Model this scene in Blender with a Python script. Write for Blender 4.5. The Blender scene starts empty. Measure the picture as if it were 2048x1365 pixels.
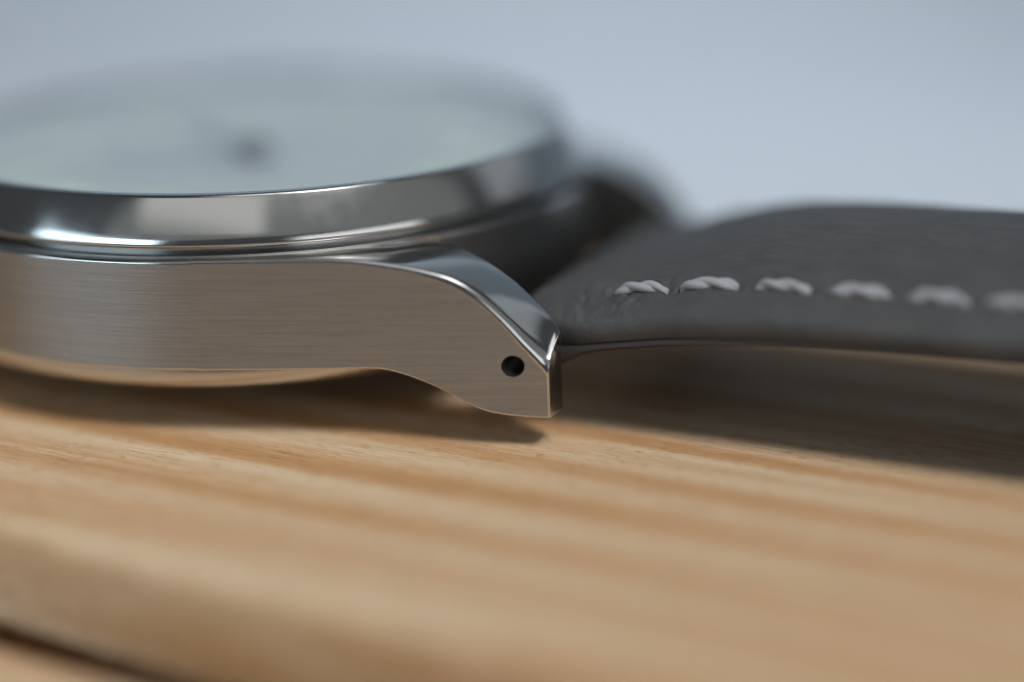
import bpy, bmesh, math, random
import numpy as np
from mathutils import Vector, Matrix, noise as mnoise

random.seed(4)
scene = bpy.context.scene
C = scene.collection
S = 0.1                                    # 1 unit = 1 cm, all lengths below in mm
scene.unit_settings.system = 'METRIC'
scene.unit_settings.scale_length = 0.01
TABLE = 12.13                              # watch pinion plane above the table, mm
TILT, YAW = 0.0369, 0.4227                 # watch lifted a little on the strap side, turned on the board

# ---------------------------------------------------------------- camera
cam_d = bpy.data.cameras.new('camera')
cam = bpy.data.objects.new('camera', cam_d)
C.objects.link(cam)
cam.location = (15.807 * S, -156.622 * S, (34.873 + TABLE) * S)
cam.rotation_euler = (math.pi / 2 - 0.2946, 0, 0)
cam_d.sensor_width = 36
cam_d.lens = 5232.0 / 2048 * 36
cam_d.clip_start = 0.5
cam_d.clip_end = 2000
cam_d.dof.use_dof = True
cam_d.dof.focus_distance = 141.9 * S
APERTURE = 16.5                            # mm, entrance pupil
cam_d.dof.aperture_fstop = cam_d.lens * 1e-3 / (APERTURE * S)
scene.camera = cam

# ---------------------------------------------------------------- light
w = bpy.data.worlds.new('World')
scene.world = w
w.use_nodes = True
bg = w.node_tree.nodes['Background']
bg.inputs['Color'].default_value = (0.86, 0.93, 1.0, 1)
bg.inputs['Strength'].default_value = 0.06


def area(name, loc, target, sx, sy, radiance, color):
    d = bpy.data.lights.new(name, 'AREA')
    d.shape = 'RECTANGLE'
    d.size, d.size_y = sx, sy
    d.energy = radiance * math.pi * sx * sy
    d.color = color
    o = bpy.data.objects.new(name, d)
    C.objects.link(o)
    o.location = loc
    o.rotation_euler = (Vector(target) - Vector(loc)).to_track_quat('-Z', 'Y').to_euler()
    return o




def spot(name, loc, target, radius, cone_deg, irradiance, color):
    d = bpy.data.lights.new(name, 'SPOT')
    d.shadow_soft_size = radius
    d.spot_size = math.radians(cone_deg)
    d.spot_blend = 1.0
    d.energy = irradiance * 4 * math.pi * (Vector(target) - Vector(loc)).length_squared
    d.color = color
    o = bpy.data.objects.new(name, d)
    C.objects.link(o)
    o.location = loc
    o.rotation_euler = (Vector(target) - Vector(loc)).to_track_quat('-Z', 'Y').to_euler()
    return o


spot('key_lamp', (27, -35, 56), (4.2, -2.2, 0), 19, 18.0, 18.5, (1.0, 0.99, 0.97))
spot('backdrop_fill', (8, 14, 54), (5.0, 15.0, -1), 5, 20, 0.7, (0.90, 0.96, 1.0))  # added fill light, grades the tone across the backdrop floor
spot('backdrop_wall_fill', (2, 6, 46), (2, 29, 11), 5, 40, 2.3, (0.91, 0.97, 1.0))  # added fill so lug tops and crystal reflect a bright backdrop
area('overhead_lamp', (12, -20, 60), (2, 0, 0), 46, 28, 1.0, (0.96, 0.98, 1.0))
area('window_left', (-55, -45, 18.5), (0, 0, 0), 56, 15, 3.5, (0.70, 0.89, 1.0))
area('window_right', (45, -55, 18.5), (1, 0, 0), 56, 15, 1.05, (0.97, 0.98, 1.0))
area('bezel_side_panel', (52, 20, 30), (1, 0, 0), 34, 26, 0.26, (0.86, 0.93, 1.0))  # added light panel, makes the bright reflection at the bezel's right end
area('front_fill_wide', (20, -64, 56), (0, 0, 0), 280, 44, 0.125, (0.95, 1.0, 0.97))  # added dim glowing panel, gives the bezel slope a grey reflection
area('bezel_patch_panel', (-14, -48, 40), (0, 0, 0), 44, 14, 0.40, (1.0, 0.99, 0.95))  # added light panel for the pale reflected patch on the bezel

scene.view_settings.view_transform = 'Standard'
scene.view_settings.look = 'None'
scene.view_settings.exposure = 0.0
scene.view_settings.gamma = 1.0
scene.view_settings.use_curve_mapping = False
scene.render.engine = 'CYCLES'
scene.cycles.use_denoising = True
scene.cycles.max_bounces = 10
scene.cycles.sample_clamp_direct = 2.5
scene.cycles.sample_clamp_indirect = 1.5


# ---------------------------------------------------------------- materials
def newmat(name):
    m = bpy.data.materials.new(name)
    m.use_nodes = True
    nt = m.node_tree
    return m, nt, nt.nodes['Principled BSDF']


def N(nt, t, **kw):
    n = nt.nodes.new(t)
    for k, v in kw.items():
        setattr(n, k, v)
    return n


def ramp(nt, src, stops):
    r = N(nt, 'ShaderNodeValToRGB')
    el = r.color_ramp.elements
    while len(el) < len(stops):
        el.new(0.5)
    for e, (p, c) in zip(el, stops):
        e.position = p
        e.color = (*c, 1) if len(c) == 3 else c
    nt.links.new(src, r.inputs['Fac'])
    return r.outputs['Color']


def mapped(nt, scale, rot=(0, 0, 0)):
    tc = N(nt, 'ShaderNodeTexCoord')
    mr_ = N(nt, 'ShaderNodeMapping')
    mr_.inputs['Rotation'].default_value = rot
    mp = N(nt, 'ShaderNodeMapping')
    mp.inputs['Scale'].default_value = scale
    nt.links.new(tc.outputs['Object'], mr_.inputs['Vector'])
    nt.links.new(mr_.outputs['Vector'], mp.inputs['Vector'])
    return mp.outputs['Vector']


def noise_tex(nt, vec, scale, detail=3, rough=0.55, dist=0.0):
    n = N(nt, 'ShaderNodeTexNoise')
    n.inputs['Scale'].default_value = scale
    n.inputs['Detail'].default_value = detail
    n.inputs['Roughness'].default_value = rough
    n.inputs['Distortion'].default_value = dist
    nt.links.new(vec, n.inputs['Vector'])
    return n.outputs['Fac']


def mixc(nt, fac, a, b, mode='MIX'):
    m = N(nt, 'ShaderNodeMix', data_type='RGBA', blend_type=mode)
    for key, v in ((0, fac), (6, a), (7, b)):
        if isinstance(v, (int, float)):
            m.inputs[key].default_value = v
        elif isinstance(v, tuple):
            m.inputs[key].default_value = (*v, 1)
        else:
            nt.links.new(v, m.inputs[key])
    return m.outputs[2]


def bump(nt, bsdf, height, strength, dist):
    b = N(nt, 'ShaderNodeBump')
    b.inputs['Strength'].default_value = strength
    b.inputs['Distance'].default_value = dist
    nt.links.new(height, b.inputs['Height'])
    nt.links.new(b.outputs['Normal'], bsdf.inputs['Normal'])
    return b


def specks(nt, scale, lim):
    """sparse dust grains: 1 on the grain"""
    v = N(nt, 'ShaderNodeTexVoronoi', feature='F1')
    v.inputs['Scale'].default_value = scale
    tc = N(nt, 'ShaderNodeTexCoord')
    nt.links.new(tc.outputs['Object'], v.inputs['Vector'])
    a = N(nt, 'ShaderNodeMath', operation='LESS_THAN')
    a.inputs[1].default_value = 0.10
    nt.links.new(v.outputs['Distance'], a.inputs[0])
    sep = N(nt, 'ShaderNodeSeparateColor')
    nt.links.new(v.outputs['Color'], sep.inputs['Color'])
    b = N(nt, 'ShaderNodeMath', operation='LESS_THAN')
    b.inputs[1].default_value = lim
    nt.links.new(sep.outputs['Red'], b.inputs[0])
    c = N(nt, 'ShaderNodeMath', operation='MULTIPLY')
    nt.links.new(a.outputs[0], c.inputs[0])
    nt.links.new(b.outputs[0], c.inputs[1])
    return c.outputs[0]


def inv(nt, s):
    m = N(nt, 'ShaderNodeMath', operation='SUBTRACT')
    m.inputs[0].default_value = 1.0
    nt.links.new(s, m.inputs[1])
    return m.outputs[0]


# polished steel
M_POL, nt, b = newmat('polished_steel')
b.inputs['Metallic'].default_value = 1
sp = specks(nt, 16, 0.02)
nt.links.new(mixc(nt, sp, (0.66, 0.66, 0.65), (0.8, 0.8, 0.8)), b.inputs['Base Color'])
nt.links.new(inv(nt, sp), b.inputs['Metallic'])
r = noise_tex(nt, mapped(nt, (1, 1, 1)), 9, 4)
mr = N(nt, 'ShaderNodeMapRange')
mr.inputs['To Min'].default_value = 0.08
mr.inputs['To Max'].default_value = 0.16
nt.links.new(r, mr.inputs['Value'])
nt.links.new(mr.outputs[0], b.inputs['Roughness'])

# brushed steel: fine lines running round the case, reflections smeared upright
M_BRU, nt, b = newmat('brushed_steel')
b.inputs['Metallic'].default_value = 1
geo = N(nt, 'ShaderNodeNewGeometry')
b.inputs['Anisotropic'].default_value = 0.78
tan = N(nt, 'ShaderNodeCombineXYZ')
tan.inputs['Z'].default_value = 1
nt.links.new(tan.outputs[0], b.inputs['Tangent'])
lines = noise_tex(nt, mapped(nt, (1.2, 1.2, 60)), 1.5, 5, 0.8)
lines2 = noise_tex(nt, mapped(nt, (3, 3, 60)), 1.6, 3, 0.7)
sp = specks(nt, 16, 0.012)
col = mixc(nt, lines, (0.23, 0.233, 0.24), (0.52, 0.523, 0.535))
col = mixc(nt, sp, col, (0.8, 0.8, 0.8))
nt.links.new(col, b.inputs['Base Color'])
nt.links.new(inv(nt, sp), b.inputs['Metallic'])
mr = N(nt, 'ShaderNodeMapRange')
mr.inputs['To Min'].default_value = 0.25
mr.inputs['To Max'].default_value = 0.44
nt.links.new(lines2, mr.inputs['Value'])
nt.links.new(mr.outputs[0], b.inputs['Roughness'])
add = N(nt, 'ShaderNodeMath', operation='ADD')
nt.links.new(lines, add.inputs[0])
nt.links.new(lines2, add.inputs[1])
bump(nt, b, add.outputs[0], 0.35, 0.004)

# satin steel of the case back
M_SAT, nt, b = newmat('satin_steel')
b.inputs['Metallic'].default_value = 1
b.inputs['Base Color'].default_value = (0.66, 0.64, 0.61, 1)
b.inputs['Roughness'].default_value = 0.24

# crystal: clear pane, Fresnel reflection
M_GLASS, nt, b = newmat('crystal_glass')
nt.nodes.remove(b)
out = nt.nodes['Material Output']
tr = N(nt, 'ShaderNodeBsdfTransparent')
tr.inputs['Color'].default_value = (0.97, 0.985, 0.98, 1)
gl = N(nt, 'ShaderNodeBsdfGlossy')
gl.inputs['Roughness'].default_value = 0.02
fr = N(nt, 'ShaderNodeFresnel')
fr.inputs['IOR'].default_value = 1.7
geo = N(nt, 'ShaderNodeNewGeometry')
fm = N(nt, 'ShaderNodeMath', operation='MULTIPLY')
nt.links.new(fr.outputs[0], fm.inputs[0])
nt.links.new(inv(nt, geo.outputs['Backfacing']), fm.inputs[1])
mx = N(nt, 'ShaderNodeMixShader')
nt.links.new(fm.outputs[0], mx.inputs[0])
nt.links.new(tr.outputs[0], mx.inputs[1])
nt.links.new(gl.outputs[0], mx.inputs[2])
nt.links.new(mx.outputs[0], out.inputs['Surface'])


def plain(name, col, rough, metal=0.0):
    m, nt, b = newmat(name)
    n = noise_tex(nt, mapped(nt, (1, 1, 1)), 40, 3)
    c = mixc(nt, n, tuple(x * 0.92 for x in col), tuple(min(1, x * 1.06) for x in col))
    nt.links.new(c, b.inputs['Base Color'])
    b.inputs['Roughness'].default_value = rough
    b.inputs['Metallic'].default_value = metal
    return m


M_DIAL = plain('dial_white', (0.50, 0.55, 0.60), 0.4)
M_LUME = plain('lume_green', (0.58, 0.68, 0.65), 0.6)
M_HAND = plain('dark_hand', (0.16, 0.17, 0.19), 0.4, 0.3)
M_INN = plain('shade_dark_steel', (0.22, 0.22, 0.22), 0.38, 1.0)  # same steel, shade painted in as a darker tone for inner faces and groove
M_HOLE = plain('drilled_steel', (0.34, 0.34, 0.34), 0.35, 1.0)
M_BAR = plain('bar_steel', (0.2, 0.2, 0.2), 0.35, 1.0)

# grey leather
M_LEA, nt, b = newmat('grey_leather')
vec = mapped(nt, (1, 1, 1))
g1 = noise_tex(nt, vec, 16, 5, 0.65)
g2 = noise_tex(nt, vec, 70, 4, 0.6)
g3 = noise_tex(nt, mapped(nt, (1.0, 3.0, 1.0)), 5, 3, 0.5, 0.6)
colr = mixc(nt, g1, (0.040, 0.0405, 0.043), (0.066, 0.067, 0.070))
colr = mixc(nt, 0.25, colr, ramp(nt, g3, [(0.35, (0.033, 0.033, 0.034)), (0.65, (0.085, 0.086, 0.088))]))
sp = specks(nt, 14, 0.03)
colr = mixc(nt, sp, colr, (0.4, 0.4, 0.4))
nt.links.new(colr, b.inputs['Base Color'])
b.inputs['Roughness'].default_value = 0.62
b.inputs['Specular IOR Level'].default_value = 0.35
add = N(nt, 'ShaderNodeMath', operation='MULTIPLY_ADD')
nt.links.new(g2, add.inputs[0])
add.inputs[1].default_value = 0.5
nt.links.new(g1, add.inputs[2])
bump(nt, b, add.outputs[0], 0.55, 0.014)

M_LIN = plain('lining_leather', (0.03, 0.026, 0.024), 0.7)

# thread
M_THR, nt, b = newmat('grey_thread')
vec = mapped(nt, (1, 1, 1))
n1 = noise_tex(nt, mapped(nt, (3, 10, 10)), 30, 3)
nt.links.new(mixc(nt, n1, (0.22, 0.224, 0.248), (0.36, 0.364, 0.395)), b.inputs['Base Color'])
b.inputs['Roughness'].default_value = 0.75
bump(nt, b, n1, 0.5, 0.006)

# wood: grain runs across the board a little off its edges
M_WOOD, nt, b = newmat('oak_wood')
ROT = (0, 0, math.radians(27))
wv = N(nt, 'ShaderNodeTexWave', wave_type='BANDS', bands_direction='Y', wave_profile='SIN')
wv.inputs['Scale'].default_value = 0.50
wv.inputs['Distortion'].default_value = 5.0
wv.inputs['Detail'].default_value = 3.0
wv.inputs['Detail Scale'].default_value = 0.9
wv.inputs['Detail Roughness'].default_value = 0.6
nt.links.new(mapped(nt, (0.07, 1.0, 1.0), ROT), wv.inputs['Vector'])
bands = wv.outputs['Fac']
bands2 = noise_tex(nt, mapped(nt, (0.13, 4.2, 4.2), ROT), 1.5, 3, 0.6, 0.03)
fib = noise_tex(nt, mapped(nt, (2.5, 40, 40), ROT), 1.6, 4, 0.7)
pores = noise_tex(nt, mapped(nt, (5, 26, 26), ROT), 2.2, 2, 0.5)
c = ramp(nt, bands, [(0.0, (0.45, 0.257, 0.125)), (0.35, (0.50, 0.312, 0.162)), (0.62, (0.62, 0.465, 0.31)), (0.85, (0.68, 0.54, 0.39)), (1.0, (0.65, 0.50, 0.35))])
c2 = ramp(nt, bands2, [(0.38, (0.43, 0.26, 0.13)), (0.5, (0.54, 0.375, 0.225)), (0.60, (0.70, 0.575, 0.43))])
c = mixc(nt, 0.45, c, c2)
c = mixc(nt, ramp(nt, fib, [(0.36, (0.85, 0.85, 0.85)), (0.60, (0, 0, 0))]), c, mixc(nt, 1.0, c, (0.72, 0.60, 0.48), 'MULTIPLY'))
c = mixc(nt, ramp(nt, pores, [(0.31, (0.75, 0.75, 0.75)), (0.41, (0, 0, 0))]), c, (0.22, 0.12, 0.055))
nt.links.new(c, b.inputs['Base Color'])
b.inputs['Roughness'].default_value = 0.62
b.inputs['Specular IOR Level'].default_value = 0.12
add = N(nt, 'ShaderNodeMath', operation='ADD')
nt.links.new(fib, add.inputs[0])
nt.links.new(pores, add.inputs[1])
bump(nt, b, add.outputs[0], 0.6, 0.012)

# pale blue-grey backdrop
M_BACK, nt, b = newmat('backdrop_paper')
n1 = noise_tex(nt, mapped(nt, (1, 1, 1)), 0.08, 2)
nt.links.new(mixc(nt, n1, (0.50, 0.565, 0.64), (0.55, 0.615, 0.69)), b.inputs['Base Color'])
b.inputs['Roughness'].default_value = 0.9
b.inputs['Specular IOR Level'].default_value = 0.1


# ---------------------------------------------------------------- mesh helpers
def pchip(xs, ys):
    xs, ys = np.array(xs, float), np.array(ys, float)
    h = np.diff(xs)
    d = np.diff(ys) / h
    m = np.zeros_like(ys)
    m[0], m[-1] = d[0], d[-1]
    for i in range(1, len(xs) - 1):
        if d[i - 1] * d[i] > 0:
            w1, w2 = 2 * h[i] + h[i - 1], h[i] + 2 * h[i - 1]
            m[i] = (w1 + w2) / (w1 / d[i - 1] + w2 / d[i])

    def f(x):
        x = min(max(x, xs[0]), xs[-1])
        i = min(int(np.searchsorted(xs, x, 'right')) - 1, len(h) - 1)
        t = (x - xs[i]) / h[i]
        return float((2 * t**3 - 3 * t**2 + 1) * ys[i] + (t**3 - 2 * t**2 + t) * h[i] * m[i]
                     + (-2 * t**3 + 3 * t**2) * ys[i + 1] + (t**3 - t**2) * h[i] * m[i + 1])
    return f


def mesh(name, verts, faces, mats, idx=None, smooth=True, angle=40):
    me = bpy.data.meshes.new(name)
    me.from_pydata([tuple(c * S for c in v) for v in verts], [], faces)
    bm = bmesh.new()
    bm.from_mesh(me)
    if idx is not None:
        for f, i in zip(bm.faces, idx):
            f.material_index = i
    bmesh.ops.recalc_face_normals(bm, faces=bm.faces)
    bm.to_mesh(me)
    bm.free()
    for m in mats:
        me.materials.append(m)
    if smooth:
        me.shade_smooth()
        me.set_sharp_from_angle(angle=math.radians(angle))
    return me


def link(name, me, parent=None):
    o = bpy.data.objects.new(name, me)
    C.objects.link(o)
    if parent is not None:
        o.parent = parent
    return o


def copy(o, parent):
    c = o.copy()
    C.objects.link(c)
    c.parent = parent
    return c


Z0 = 10.6            # local mesh z is measured from the case back; profile z below from the pinion


def lathe(name, prof, mats, seg=256, angle=40, closed=False):
    verts, faces = [], []
    n = len(prof)
    for k in range(seg):
        a = 2 * math.pi * k / seg
        for r_, z in prof:
            verts.append((r_ * math.cos(a), r_ * math.sin(a), z + Z0))
    for k in range(seg):
        k2 = (k + 1) % seg
        for i in range(n if closed else n - 1):
            j = (i + 1) % n
            faces.append((k * n + i, k * n + j, k2 * n + j, k2 * n + i))
    return mesh(name, verts, faces, mats, angle=angle)


def loft(rings, cap=True):
    verts = [v for r_ in rings for v in r_]
    n = len(rings[0])
    faces = []
    for k in range(len(rings) - 1):
        for i in range(n):
            j = (i + 1) % n
            faces.append((k * n + i, k * n + j, (k + 1) * n + j, (k + 1) * n + i))
    if cap:
        faces.append(tuple(range(n)))
        faces.append(tuple((len(rings) - 1) * n + i for i in range(n)))
    return verts, faces


# ---------------------------------------------------------------- the setting
U = Vector((math.cos(math.radians(33)), -math.sin(math.radians(33)), 0))
V = Vector((math.sin(math.radians(33)), math.cos(math.radians(33)), 0))

board = bpy.data.objects.new('wooden_board', None)
C.objects.link(board)
board['kind'] = 'structure'
board['label'] = 'light oak board of planks that the watch lies on'


def plank(v0, v1, top, bottom, edge, u0=-230, u1=230):
    """edge: profile as (distance in from the edge, depth below the top)"""
    prof = [(v0 + d, top - z) for d, z in reversed(edge)] + [(v1 - d, top - z) for d, z in edge]
    prof = [(prof[0][0], bottom)] + prof + [(prof[-1][0], bottom)]
    rings = []
    for k in range(24):
        u = u0 + (u1 - u0) * k / 23
        rings.append([tuple(U * u + V * v + Vector((0, 0, z))) for v, z in prof])
    vs, fs = loft(rings)
    return mesh('plank', vs, fs, [M_WOOD], angle=30)


round_edge = [(1.3, 0.0), (0.85, 0.07), (0.5, 0.25), (0.22, 0.55), (0.05, 1.0), (0.0, 1.5)]
link('plank', plank(-33.0, 33.0, 0.0, -5.6, round_edge), board)            # the one the watch lies on
link('plank', plank(-31.0, 26.0, -5.62, -16.0, round_edge), board)         # the lower ones that carry it
link('plank', plank(-112.0, -34.5, -5.2, -16.0, [(2.6, 0.0), (1.7, 0.15), (0.9, 0.55), (0.35, 1.15), (0.0, 2.2)]), board)

# backdrop sweep the board lies on
prof = [(-260, -16.02), (150, -16.02)]
for k in range(1, 13):
    a = math.pi / 2 * k / 12
    prof.append((150 + 140 * math.sin(a), -16.02 + 140 * (1 - math.cos(a))))
prof.append((290, 520))
vs, fs = [], []
for x in (-700, 700):
    vs += [(x, y, z) for y, z in prof]
n = len(prof)
fs = [(i, i + 1, n + i + 1, n + i) for i in range(n - 1)]
o = link('backdrop', mesh('backdrop', vs, fs, [M_BACK]))
o['kind'] = 'structure'
o['label'] = 'plain pale blue grey backdrop behind the board'

# ---------------------------------------------------------------- the watch
watch = bpy.data.objects.new('wristwatch', None)
C.objects.link(watch)
Rm = Matrix.Rotation(-YAW, 3, 'Z') @ Matrix.Rotation(-TILT, 3, 'Y')
watch.location = (Rm @ Vector((0, 0, -Z0)) + Vector((0, 0, TABLE))) * S
watch.rotation_euler = Rm.to_euler()
watch['label'] = 'steel wristwatch with polished bezel and grey stitched leather strap on oak board'
watch['category'] = 'wristwatch'

# plan of the case: circle running tangentially into the lugs
R0 = 20.7
TIP = (25.06, -13.0)
ang = math.atan2(TIP[1], TIP[0]) - math.acos(R0 / math.hypot(*TIP))
TAN = (R0 * math.cos(ang), R0 * math.sin(ang))
zo_f = pchip([6.9, 13.9, 15.0, 16.65, 17.7, 18.8, 20.14, 21.45, 22.68, 23.9, 24.63, 25.07],
             [-2.10, -2.10, -2.16, -2.38, -2.57, -2.83, -3.24, -4.02, -5.20, -6.70, -7.60, -8.25])
zi_f = pchip([6.9, 13.9, 16.5, 18.48, 20.12, 21.89, 23.05, 23.63, 24.35, 24.93, 25.07],
             [-2.10, -2.10, -2.20, -2.50, -3.09, -4.09, -4.99, -5.50, -6.15, -6.70, -6.88])
zb_f = pchip([6.9, 14, 15.5, 16.36, 17.45, 18.71, 19.97, 20.72, 21.73, 22.75, 23.76, 25.07],
             [-8.33, -8.32, -8.30, -8.32, -8.59, -9.11, -9.78, -10.24, -10.76, -11.0, -11.12, -11.22])
YI = -10.7


def lug_section(X, inset=0.0):
    t = (X - TAN[0]) / (TIP[0] - TAN[0])
    yo = TAN[1] + (TIP[1] - TAN[1]) * t + inset
    yi = YI - inset - 0.5 * max(0.0, (X - 24.0) / 0.94)**2.2
    zo, zi, zb = zo_f(X) - inset, zi_f(X) - inset, zb_f(X) + inset
    A = np.array((yo, zo))
    B = np.array((yi, zi))
    d = (B - A) / np.linalg.norm(B - A)
    dn = np.array((0., -1.))
    f = 0.25 + 0.48 * min(1, max(0, (X - 18.5) / 5)) - inset
    pts, tag = [], []

    def arc(P, d0, d1, rad, n, tg):
        for k in range(n + 1):
            s = k / n
            q = (1 - s)**2 * (P + d0 * rad) + 2 * s * (1 - s) * P + s**2 * (P + d1 * rad)
            pts.append(q)
            tag.append(tg)
    # outer wall upwards
    pts.append(np.array((yo, zb + 0.16)))
    tag.append(0)
    pts.append(A + dn * (f + 0.08))
    tag.append(0)
    arc(A, dn, d, f, 7, 1)
    s0 = f / float(np.linalg.norm(B - A))
    for s in [s0 + (0.93 - s0) * q_ for q_ in (0.12, 0.32, 0.54, 0.76, 0.94)]:
        q = A + (B - A) * s
        q[1] += 0.14 * 4 * (s - s0) * (1 - s) * min(1, max(0, (X - 16) / 4))
        pts.append(q)
        tag.append(1)
    arc(B, -d, dn, 0.13, 4, 1)
    tag[-1] = 2
    pts.append(np.array((yi, zb + 0.3)))
    tag.append(2)
    arc(np.array((yi, zb)), np.array((0, 1.)), np.array((-1., 0)), 0.15, 3, 1)
    arc(np.array((yo, zb)), np.array((1., 0)), np.array((0, 1.)), 0.10, 3, 1)
    return [(X, p[0], p[1] + Z0) for p in pts], tag


def build_lug():
    xs = list(np.linspace(TAN[0], 14, 12)) + list(np.linspace(14.4, 24.94, 46))
    rings = []
    for X in xs:
        r_, tag = lug_section(X)
        rings.append(r_)
    for k in range(1, 4):
        a = math.pi / 2 * k / 3
        X = 24.94 + 0.12 * math.sin(a)
        r_, _ = lug_section(24.94, 0.11 * (1 - math.cos(a)))
        rings.append([(X, y, z) for _, y, z in r_])
    vs, fs = loft(rings)
    n = len(rings[0])
    idx = []
    for k in range(len(rings) - 1):
        idx += [0 if (i == 0 or i == n - 1) and k < len(xs) - 1 else (0 if tag[i] == 0 and k < len(xs) - 1 else 2 if tag[i] == 2 else 1) for i in range(n)]
    idx += [1, 1]
    me = mesh('lug', vs, fs, [M_BRU, M_POL, M_INN], idx, angle=35)
    # drilled spring-bar hole
    hv, hf = [], []
    seg = 40
    for ring, (y, rad) in enumerate([(-16.0, 0.60), (-10.2, 0.60)]):
        for k in range(seg):
            a = 2 * math.pi * k / seg
            hv.append((23.24 + rad * math.cos(a), y, -8.23 + Z0 + rad * math.sin(a)))
    hf = [(k, (k + 1) % seg, seg + (k + 1) % seg, seg + k) for k in range(seg)]
    hf += [tuple(range(seg)), tuple(range(seg, 2 * seg))]
    cut = link('cut', mesh('cut', hv, hf, [M_HOLE]))
    tmp = link('tmp', me)
    md = tmp.modifiers.new('b', 'BOOLEAN')
    md.object = cut
    md.operation = 'DIFFERENCE'
    md.solver = 'EXACT'
    md.material_mode = 'TRANSFER'
    dg = bpy.context.evaluated_depsgraph_get()
    res = bpy.data.meshes.new_from_object(tmp.evaluated_get(dg))
    bpy.data.objects.remove(tmp)
    bpy.data.objects.remove(cut)
    res.set_sharp_from_angle(angle=math.radians(35))
    return res


def mirrored(me, sx, sy):
    m2 = me.copy()
    bm = bmesh.new()
    bm.from_mesh(m2)
    bmesh.ops.scale(bm, vec=(sx, sy, 1), verts=bm.verts)
    if sx * sy < 0:
        bmesh.ops.reverse_faces(bm, faces=bm.faces)
    bm.to_mesh(m2)
    bm.free()
    return m2


# middle of the case
def case_middle():
    side = [(18.0, -2.05), (19.2, -2.05), (20.06, -2.03), (20.09, -2.04), (20.11, -2.07), (20.12, -2.19), (20.28, -2.20), (20.33, -2.14),
            (20.38, -2.11), (20.45, -2.10)]
    for k in range(1, 8):
        a = math.pi / 2 * k / 7
        side.append((20.45 + 0.25 * math.sin(a), -2.10 - 0.25 * (1 - math.cos(a))))
    side += [(R0, -2.43), (R0, -8.08), (R0, -8.16), (R0 - 0.03, -8.28), (R0 - 0.12, -8.33), (19.0, -8.33), (18.0, -8.0)]
    mid = []
    for r_, z in side:
        mid.append((min(r_, 20.45), max(z, -7.9)))
    verts, faces, idx = [], [], []
    n = len(side)
    angs = []
    a0 = math.degrees(ang)            # about -70.6
    seg = 1.0
    for lo, hi, pr in ((-180 - a0, a0, side), (a0, -a0, mid), (-a0, 180 + a0, side), (180 + a0, 180 + 180 - a0, mid)):
        m = int(abs(hi - lo) / seg) + 1
        for k in range(m + 1):
            angs.append((math.radians(lo + (hi - lo) * k / m), pr))
    for a, pr in angs:
        verts += [(r_ * math.cos(a), r_ * math.sin(a), z + Z0) for r_, z in pr]
    T_ = len(angs)
    wall = next(i for i in range(n) if side[i] == (R0, -2.43))
    for k in range(T_):
        k2 = (k + 1) % T_
        for i in range(n - 1):
            faces.append((k * n + i, k * n + i + 1, k2 * n + i + 1, k2 * n + i))
            on_side = angs[k][1] is side and angs[k2][1] is side
            idx.append((0 if on_side else 2) if wall - 1 <= i <= wall + 1 else 2 if 1 <= i <= 6 else 1)
    return mesh('case_middle', verts, faces, [M_BRU, M_POL, M_INN], idx, angle=35)


link('case_middle', case_middle(), watch)
lug_me = build_lug()
for sx, sy in ((1, 1), (1, -1), (-1, 1), (-1, -1)):
    link('lug', lug_me if (sx, sy) == (1, 1) else mirrored(lug_me, sx, sy), watch)

# bezel
prof = [(17.9, -2.4), (19.3, -2.4), (19.3, -1.66), (19.9, -1.64)]
p0, p1, p2 = np.array((19.9, -1.64)), np.array((20.14, -1.62)), np.array((20.11, -1.44))
for k in range(1, 7):
    s = k / 6
    q = (1 - s)**2 * p0 + 2 * s * (1 - s) * p1 + s**2 * p2
    prof.append(tuple(q))
for k in range(1, 6):                      # narrow facet that carries the bright line
    s = k / 5
    prof.append((20.11 - 0.10 * s + 0.006 * 4 * s * (1 - s), -1.44 + 0.36 * s))
for k in range(1, 9):
    s = k / 8
    prof.append((20.01 - 0.91 * s + 0.02 * 4 * s * (1 - s), -1.08 + 2.03 * s))
for k in range(1, 5):
    a = math.pi / 2 * k / 4
    prof.append((19.1 - 0.16 * (1 - math.cos(a)) - 0.05 * math.sin(a), 0.95 + 0.15 * math.sin(a)))
prof += [(18.62, 1.12), (18.52, 1.05), (18.48, 0.9), (18.48, -0.9), (17.9, -0.9)]
link('bezel', lathe('bezel', prof, [M_POL], 360, 40, True), watch)

# crystal
link('crystal', lathe('crystal', [(0.0, 1.42), (17.75, 1.42), (17.85, 1.40), (18.32, 1.12), (18.42, 1.02), (18.42, 0.3), (0.0, 0.3)], [M_GLASS], 256, 25), watch)
# dial and flange
dial = link('dial', lathe('dial', [(0.0, -1.0), (17.0, -1.0), (18.46, 0.28), (18.46, -1.4), (0.0, -1.4)], [M_DIAL], 128, 25), watch)


def box(name, cx, cy, z, lx, ly, lz, mat, rz=0.0):
    b_ = 0.12
    vs, fs = [], []
    rings = []
    for dz, ins in ((0, 0), (lz - b_, 0), (lz, b_)):
        hx, hy = lx / 2 - ins, ly / 2 - ins
        rings.append([(hx, hy, dz), (-hx, hy, dz), (-hx, -hy, dz), (hx, -hy, dz)])
    vs, fs = loft(rings)
    me = mesh(name, vs, fs, [mat], smooth=False)
    o_ = link(name, me, watch)
    o_.location = (cx * S, cy * S, (z + Z0) * S)
    o_.rotation_euler = (0, 0, rz)
    return o_


for k in range(12):
    a = math.radians(30 * k)
    big_ = k % 3 == 0
    mk = box('hour_marker', 13.4 * math.cos(a), 13.4 * math.sin(a), -0.998, 4.6 if big_ else 3.6, 2.6 if big_ else 1.6, 0.35, M_LUME, a)
    mk.parent = dial


def hand(name, length, tail, width, z, a):
    o_ = box(name, (length - tail) / 2 * math.cos(a), (length - tail) / 2 * math.sin(a), z, length + tail, width, 0.16, M_DIAL, a)
    return o_


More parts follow.
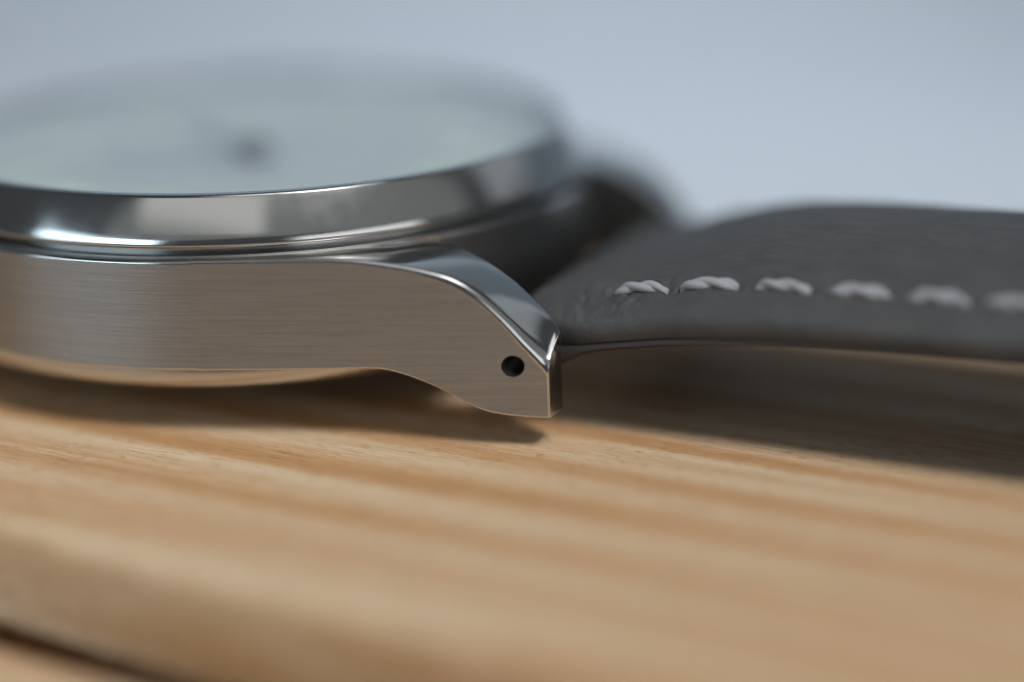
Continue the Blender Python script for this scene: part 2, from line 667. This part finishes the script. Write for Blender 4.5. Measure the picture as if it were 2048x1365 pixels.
hand('hour_hand', 9.0, 2.0, 1.0, -0.55, math.radians(205))
hand('minute_hand', 13.5, 2.5, 0.8, -0.33, math.radians(140))
hand('second_hand', 14.5, 4.0, 0.3, -0.13, math.radians(75))
link('hand_hub', lathe('hand_hub', [(0, -0.9), (1.25, -0.9), (1.25, 0.1), (1.1, 0.22), (0, 0.26)], [M_HAND], 48), watch)

# case back
link('case_back', lathe('case_back', [(18.4, -8.0), (19.75, -8.2), (19.78, -8.42), (19.6, -8.5), (19.62, -8.62), (19.66, -8.85), (19.62, -9.15), (19.48, -9.45),
                                      (19.2, -9.70), (18.7, -9.87), (17.8, -9.98), (14, -10.3), (0, -10.5)], [M_SAT], 256, 35), watch)

# crown on the far flank
cv = []
for k in range(120):
    a = 2 * math.pi * k / 120
    rr = 2.9 + (0.13 if (k // 2) % 2 else 0)
    cv.append((rr * math.cos(a), rr * math.sin(a)))
rings = []
for y, s in ((20.3, 0.45), (21.2, 0.45), (21.21, 0.93), (21.5, 1.0), (23.8, 1.0), (24.2, 0.93), (24.4, 0.8)):
    rings.append([(x * s, y, -5.2 + z * s + Z0) for x, z in cv])
vs, fs = loft(rings)
link('crown', mesh('crown', vs, fs, [M_POL], angle=25), watch)

# spring bars
for sgn in (1, -1):
    rings = []
    for y, rad in ((-11.25, 0.34), (-11.2, 0.40), (-10.9, 0.40), (-10.85, 0.75), (10.85, 0.75), (10.9, 0.40), (11.2, 0.40), (11.25, 0.34)):
        rings.append([(sgn * 23.24 + rad * math.cos(2 * math.pi * k / 24), y, -8.23 + Z0 + rad * math.sin(2 * math.pi * k / 24)) for k in range(24)])
    vs, fs = loft(rings)
    link('spring_bar', mesh('spring_bar', vs, fs, [M_BAR], angle=40), watch)

# ---------------------------------------------------------------- strap
top_f = pchip([23.0, 24.5, 26.0, 27.0, 28.6, 30.2, 32.6, 35.3, 38.2, 41, 45.3, 49.2, 54, 60, 68, 76, 84, 96, 104],
              [-5.30, -5.18, -5.08, -4.98, -4.74, -4.52, -4.20, -4.03, -3.95, -3.93, -3.95, -3.95, -4.1, -4.9, -6.9, -9.2, -11.2, -13.1, -13.6])
seam_f = pchip([23.0, 25.3, 28.4, 31.3, 35.0, 38.3, 43.7, 50.2, 56, 62, 70, 78, 88, 98, 104],
               [-7.95, -7.75, -7.30, -6.90, -6.66, -6.52, -6.44, -6.50, -6.9, -7.9, -10.0, -12.3, -14.3, -15.2, -15.4])
END = 104.0
HW = 10.3


XS = [28.62, 32.58, 36.72, 40.96, 45.20, 49.25]
while XS[-1] < END - 6:
    XS.append(XS[-1] + 4.12)
HOLES = [x_ + d_ for x_ in XS for d_ in (-1.66, 1.66)]


def strap_profile():
    """centre line stations (X, top z, seam z): the nose round the spring bar, then along the strap"""
    st = []
    for k in range(8):                       # nose: from the bar outwards
        a = math.pi / 2 * k / 7
        X = 23.0 - 1.3 * math.cos(a)
        zt = -6.6 + 1.3 * math.sin(a)
        zs = -6.6 - 1.35 * math.sin(a)
        st.append((X, zt, zs))
    for X in list(np.arange(23.3, 33, 0.12)) + list(np.arange(33, 52, 0.3)) + list(np.arange(52.5, END + 0.1, 1.5)):
        st.append((X, top_f(X), seam_f(X)))
    return st


def wrinkle(X, y):
    """creases pressed into the leather where the strap bends off the lug"""
    m = math.exp(-((X - 26.9) / 2.3)**4) * math.exp(-((y + 9.0) / 1.5)**4)
    m += 0.7 * math.exp(-((X - 30.6) / 0.7)**2) * math.exp(-((y + 8.3) / 0.8)**2)
    if m < 0.02:
        return 0.0
    v = mnoise.noise(Vector((X * 0.75 + 0.35 * y, y * 0.9 - 0.3 * X, 3.0)))
    v2 = mnoise.noise(Vector((X * 1.5, y * 1.2 - 0.9 * X, 8.0)))
    return -m * (0.17 * math.exp(-(v / 0.10)**2) + 0.09 * math.exp(-(v2 / 0.12)**2)) + 0.06 * m


def dome(X):
    t = min(1, max(0, (X - 22.6) / 16))
    return 0.03 + 3.0 * (1 - (1 - t)**2.2)


def twist(X, Y):
    return 0.018 * (Y + 8.4) * min(1, max(0, (X - 24) / 8))


def build_strap():
    st = strap_profile()
    ys = [-1.0, -0.995, -0.985, -0.97, -0.95, -0.93] + list(np.linspace(-0.915, -0.62, 30)) + list(np.linspace(-0.55, 0.55, 10)) \
        + list(np.linspace(0.62, 0.90, 8)) + [0.935, 0.965, 0.985, 0.995, 1.0]
    rings = []
    for X, zt, zs in st:
        th = zt - zs
        ring = []
        e = min(1.0, th / 2.4)
        sh = max(0.22, 1.05 - 0.30 * dome(X)) * e + 0.25 * e * math.exp(-((X - 27) / 2.2)**2)      # shoulder drop at the edge
        for y in ys:
            Y = y * HW
            ay = abs(y)
            drop = sh * max(0, (ay - 0.72) / 0.28)**2.6
            z = zt - drop + dome(X) * (0.398 - ay**2.5) + dome(X) * 0.204 + twist(X, Y)
            # stitch groove
            z -= 0.12 * e * math.exp(-((abs(Y) - 8.4) / 0.45)**2) if X > 26.2 else 0
            z += wrinkle(X, Y) if X > 23.6 else 0
            for xh in HOLES:
                if abs(X - xh) < 1.0 and abs(abs(Y) - 8.4) < 1.2:
                    z -= 0.30 * math.exp(-((X - xh) / 0.30)**2 - ((abs(Y) - 8.4) / 0.40)**2)
            z += 0.05 * e * mnoise.noise(Vector((X * 0.6, Y * 0.6, 1.0)))
            ring.append((X, Y, z + Z0))
        # side bulging a little, then the seam and flat underside
        for s, bul in ((0.35, 0.10), (0.7, 0.06), (1.0, -0.12)):
            ring.append((X, HW + bul * e, (zt - sh - 0.398 * dome(X) + twist(X, HW)) * (1 - s) + zs * s + Z0))
        for y in np.linspace(0.9, -0.9, 7):
            ring.append((X, y * HW, zs + Z0))
        for s, bul in ((1.0, -0.12), (0.7, 0.06), (0.35, 0.10)):
            ring.append((X, -HW - bul * e, (zt - sh - 0.398 * dome(X) + twist(X, -HW)) * (1 - s) + zs * s + Z0))
        rings.append(ring)
    vs, fs = loft(rings)
    return mesh('strap', vs, fs, [M_LEA], angle=60)


def build_lining():
    rings = []
    for X in list(np.arange(24.3, 52, 0.5)) + list(np.arange(52.5, END - 0.5, 1.5)):
        z1 = seam_f(X) - 0.05
        tk = 0.5 if X > 27 else 0.5 + 0.6 * ((27 - X) / 2.4)**2
        h = HW - 0.08
        ring = [(X, -h + 0.12, z1 + Z0)]
        ring += [(X, y * h, z1 + Z0) for y in np.linspace(-0.9, 0.9, 5)]
        ring += [(X, h - 0.12, z1 + Z0), (X, h, z1 - 0.15 + Z0), (X, h, z1 - tk + 0.2 + Z0), (X, h - 0.25, z1 - tk + Z0)]
        ring += [(X, y * h, z1 - tk + Z0) for y in np.linspace(0.9, -0.9, 5)]
        ring += [(X, -h + 0.25, z1 - tk + Z0), (X, -h, z1 - tk + 0.2 + Z0), (X, -h, z1 - 0.15 + Z0)]
        rings.append(ring)
    vs, fs = loft(rings)
    return mesh('lining', vs, fs, [M_LIN], angle=50)


def build_stitch(L=3.25, seed=0):
    """one stitch: two plies of thread twisted together, both ends diving into the leather"""
    vs, fs = [], []
    n, m = 40, 12
    rnd = random.Random(seed)
    ph0 = rnd.uniform(0, 6.28)
    for ply in range(2):
        base = len(vs)
        for k in range(n + 1):
            s = k / n
            x = (s - 0.5) * L
            e = abs(2 * s - 1)
            arch = 0.16 - 0.46 * e**3.0
            taper = 1 - 0.35 * e**5
            ph = ph0 + s * 2 * math.pi * 1.1 + ply * math.pi
            cy, cz = 0.125 * math.cos(ph) * taper, 0.10 * math.sin(ph) * taper + arch
            rad = 0.275 * taper
            for j in range(m):
                a = 2 * math.pi * j / m
                rr = rad * (1 + 0.05 * math.sin(5 * a + 14 * s))
                vs.append((x, cy + rr * math.cos(a), cz + rr * math.sin(a)))
        for k in range(n):
            for j in range(m):
                j2 = (j + 1) % m
                fs.append((base + k * m + j, base + k * m + j2, base + (k + 1) * m + j2, base + (k + 1) * m + j))
        fs.append(tuple(base + j for j in range(m)))
        fs.append(tuple(base + n * m + j for j in range(m)))
    return mesh('stitch', vs, fs, [M_THR], angle=60)


strap = link('strap', build_strap(), watch)
lining = link('lining', build_lining(), strap)
st_me = [build_stitch(3.25, k) for k in range(4)]
for yy in (-8.4, 8.4):
    for k, X in enumerate(XS):
        sl = (top_f(X + 1) - top_f(X - 1)) / 2
        so = link('stitch', st_me[(k + (1 if yy > 0 else 0)) % 4], strap)
        so.location = (X * S, yy * S, (top_f(X) + twist(X, yy) - 0.13 + Z0) * S)
        so.rotation_euler = (-math.copysign(math.atan(dome(X) * 0.179), yy) + math.radians(random.uniform(-6, 6)), -math.atan(sl), math.radians(random.uniform(-4, 4)))
        so.scale = (random.uniform(0.95, 1.03), random.uniform(0.90, 1.02), random.uniform(0.92, 1.04))

# the other half of the strap, same make, on the opposite side of the case
strap2 = copy(strap, watch)
piv = Vector((-23.24, 0, -8.23 + Z0)) * S            # hinged up on its spring bar so that it clears the board
strap2.matrix_local = Matrix.Translation(piv) @ Matrix.Rotation(0.097, 4, 'Y') @ Matrix.Translation(-piv) @ Matrix.Rotation(math.pi, 4, 'Z')
for ch in list(strap.children):
    copy(ch, strap2)
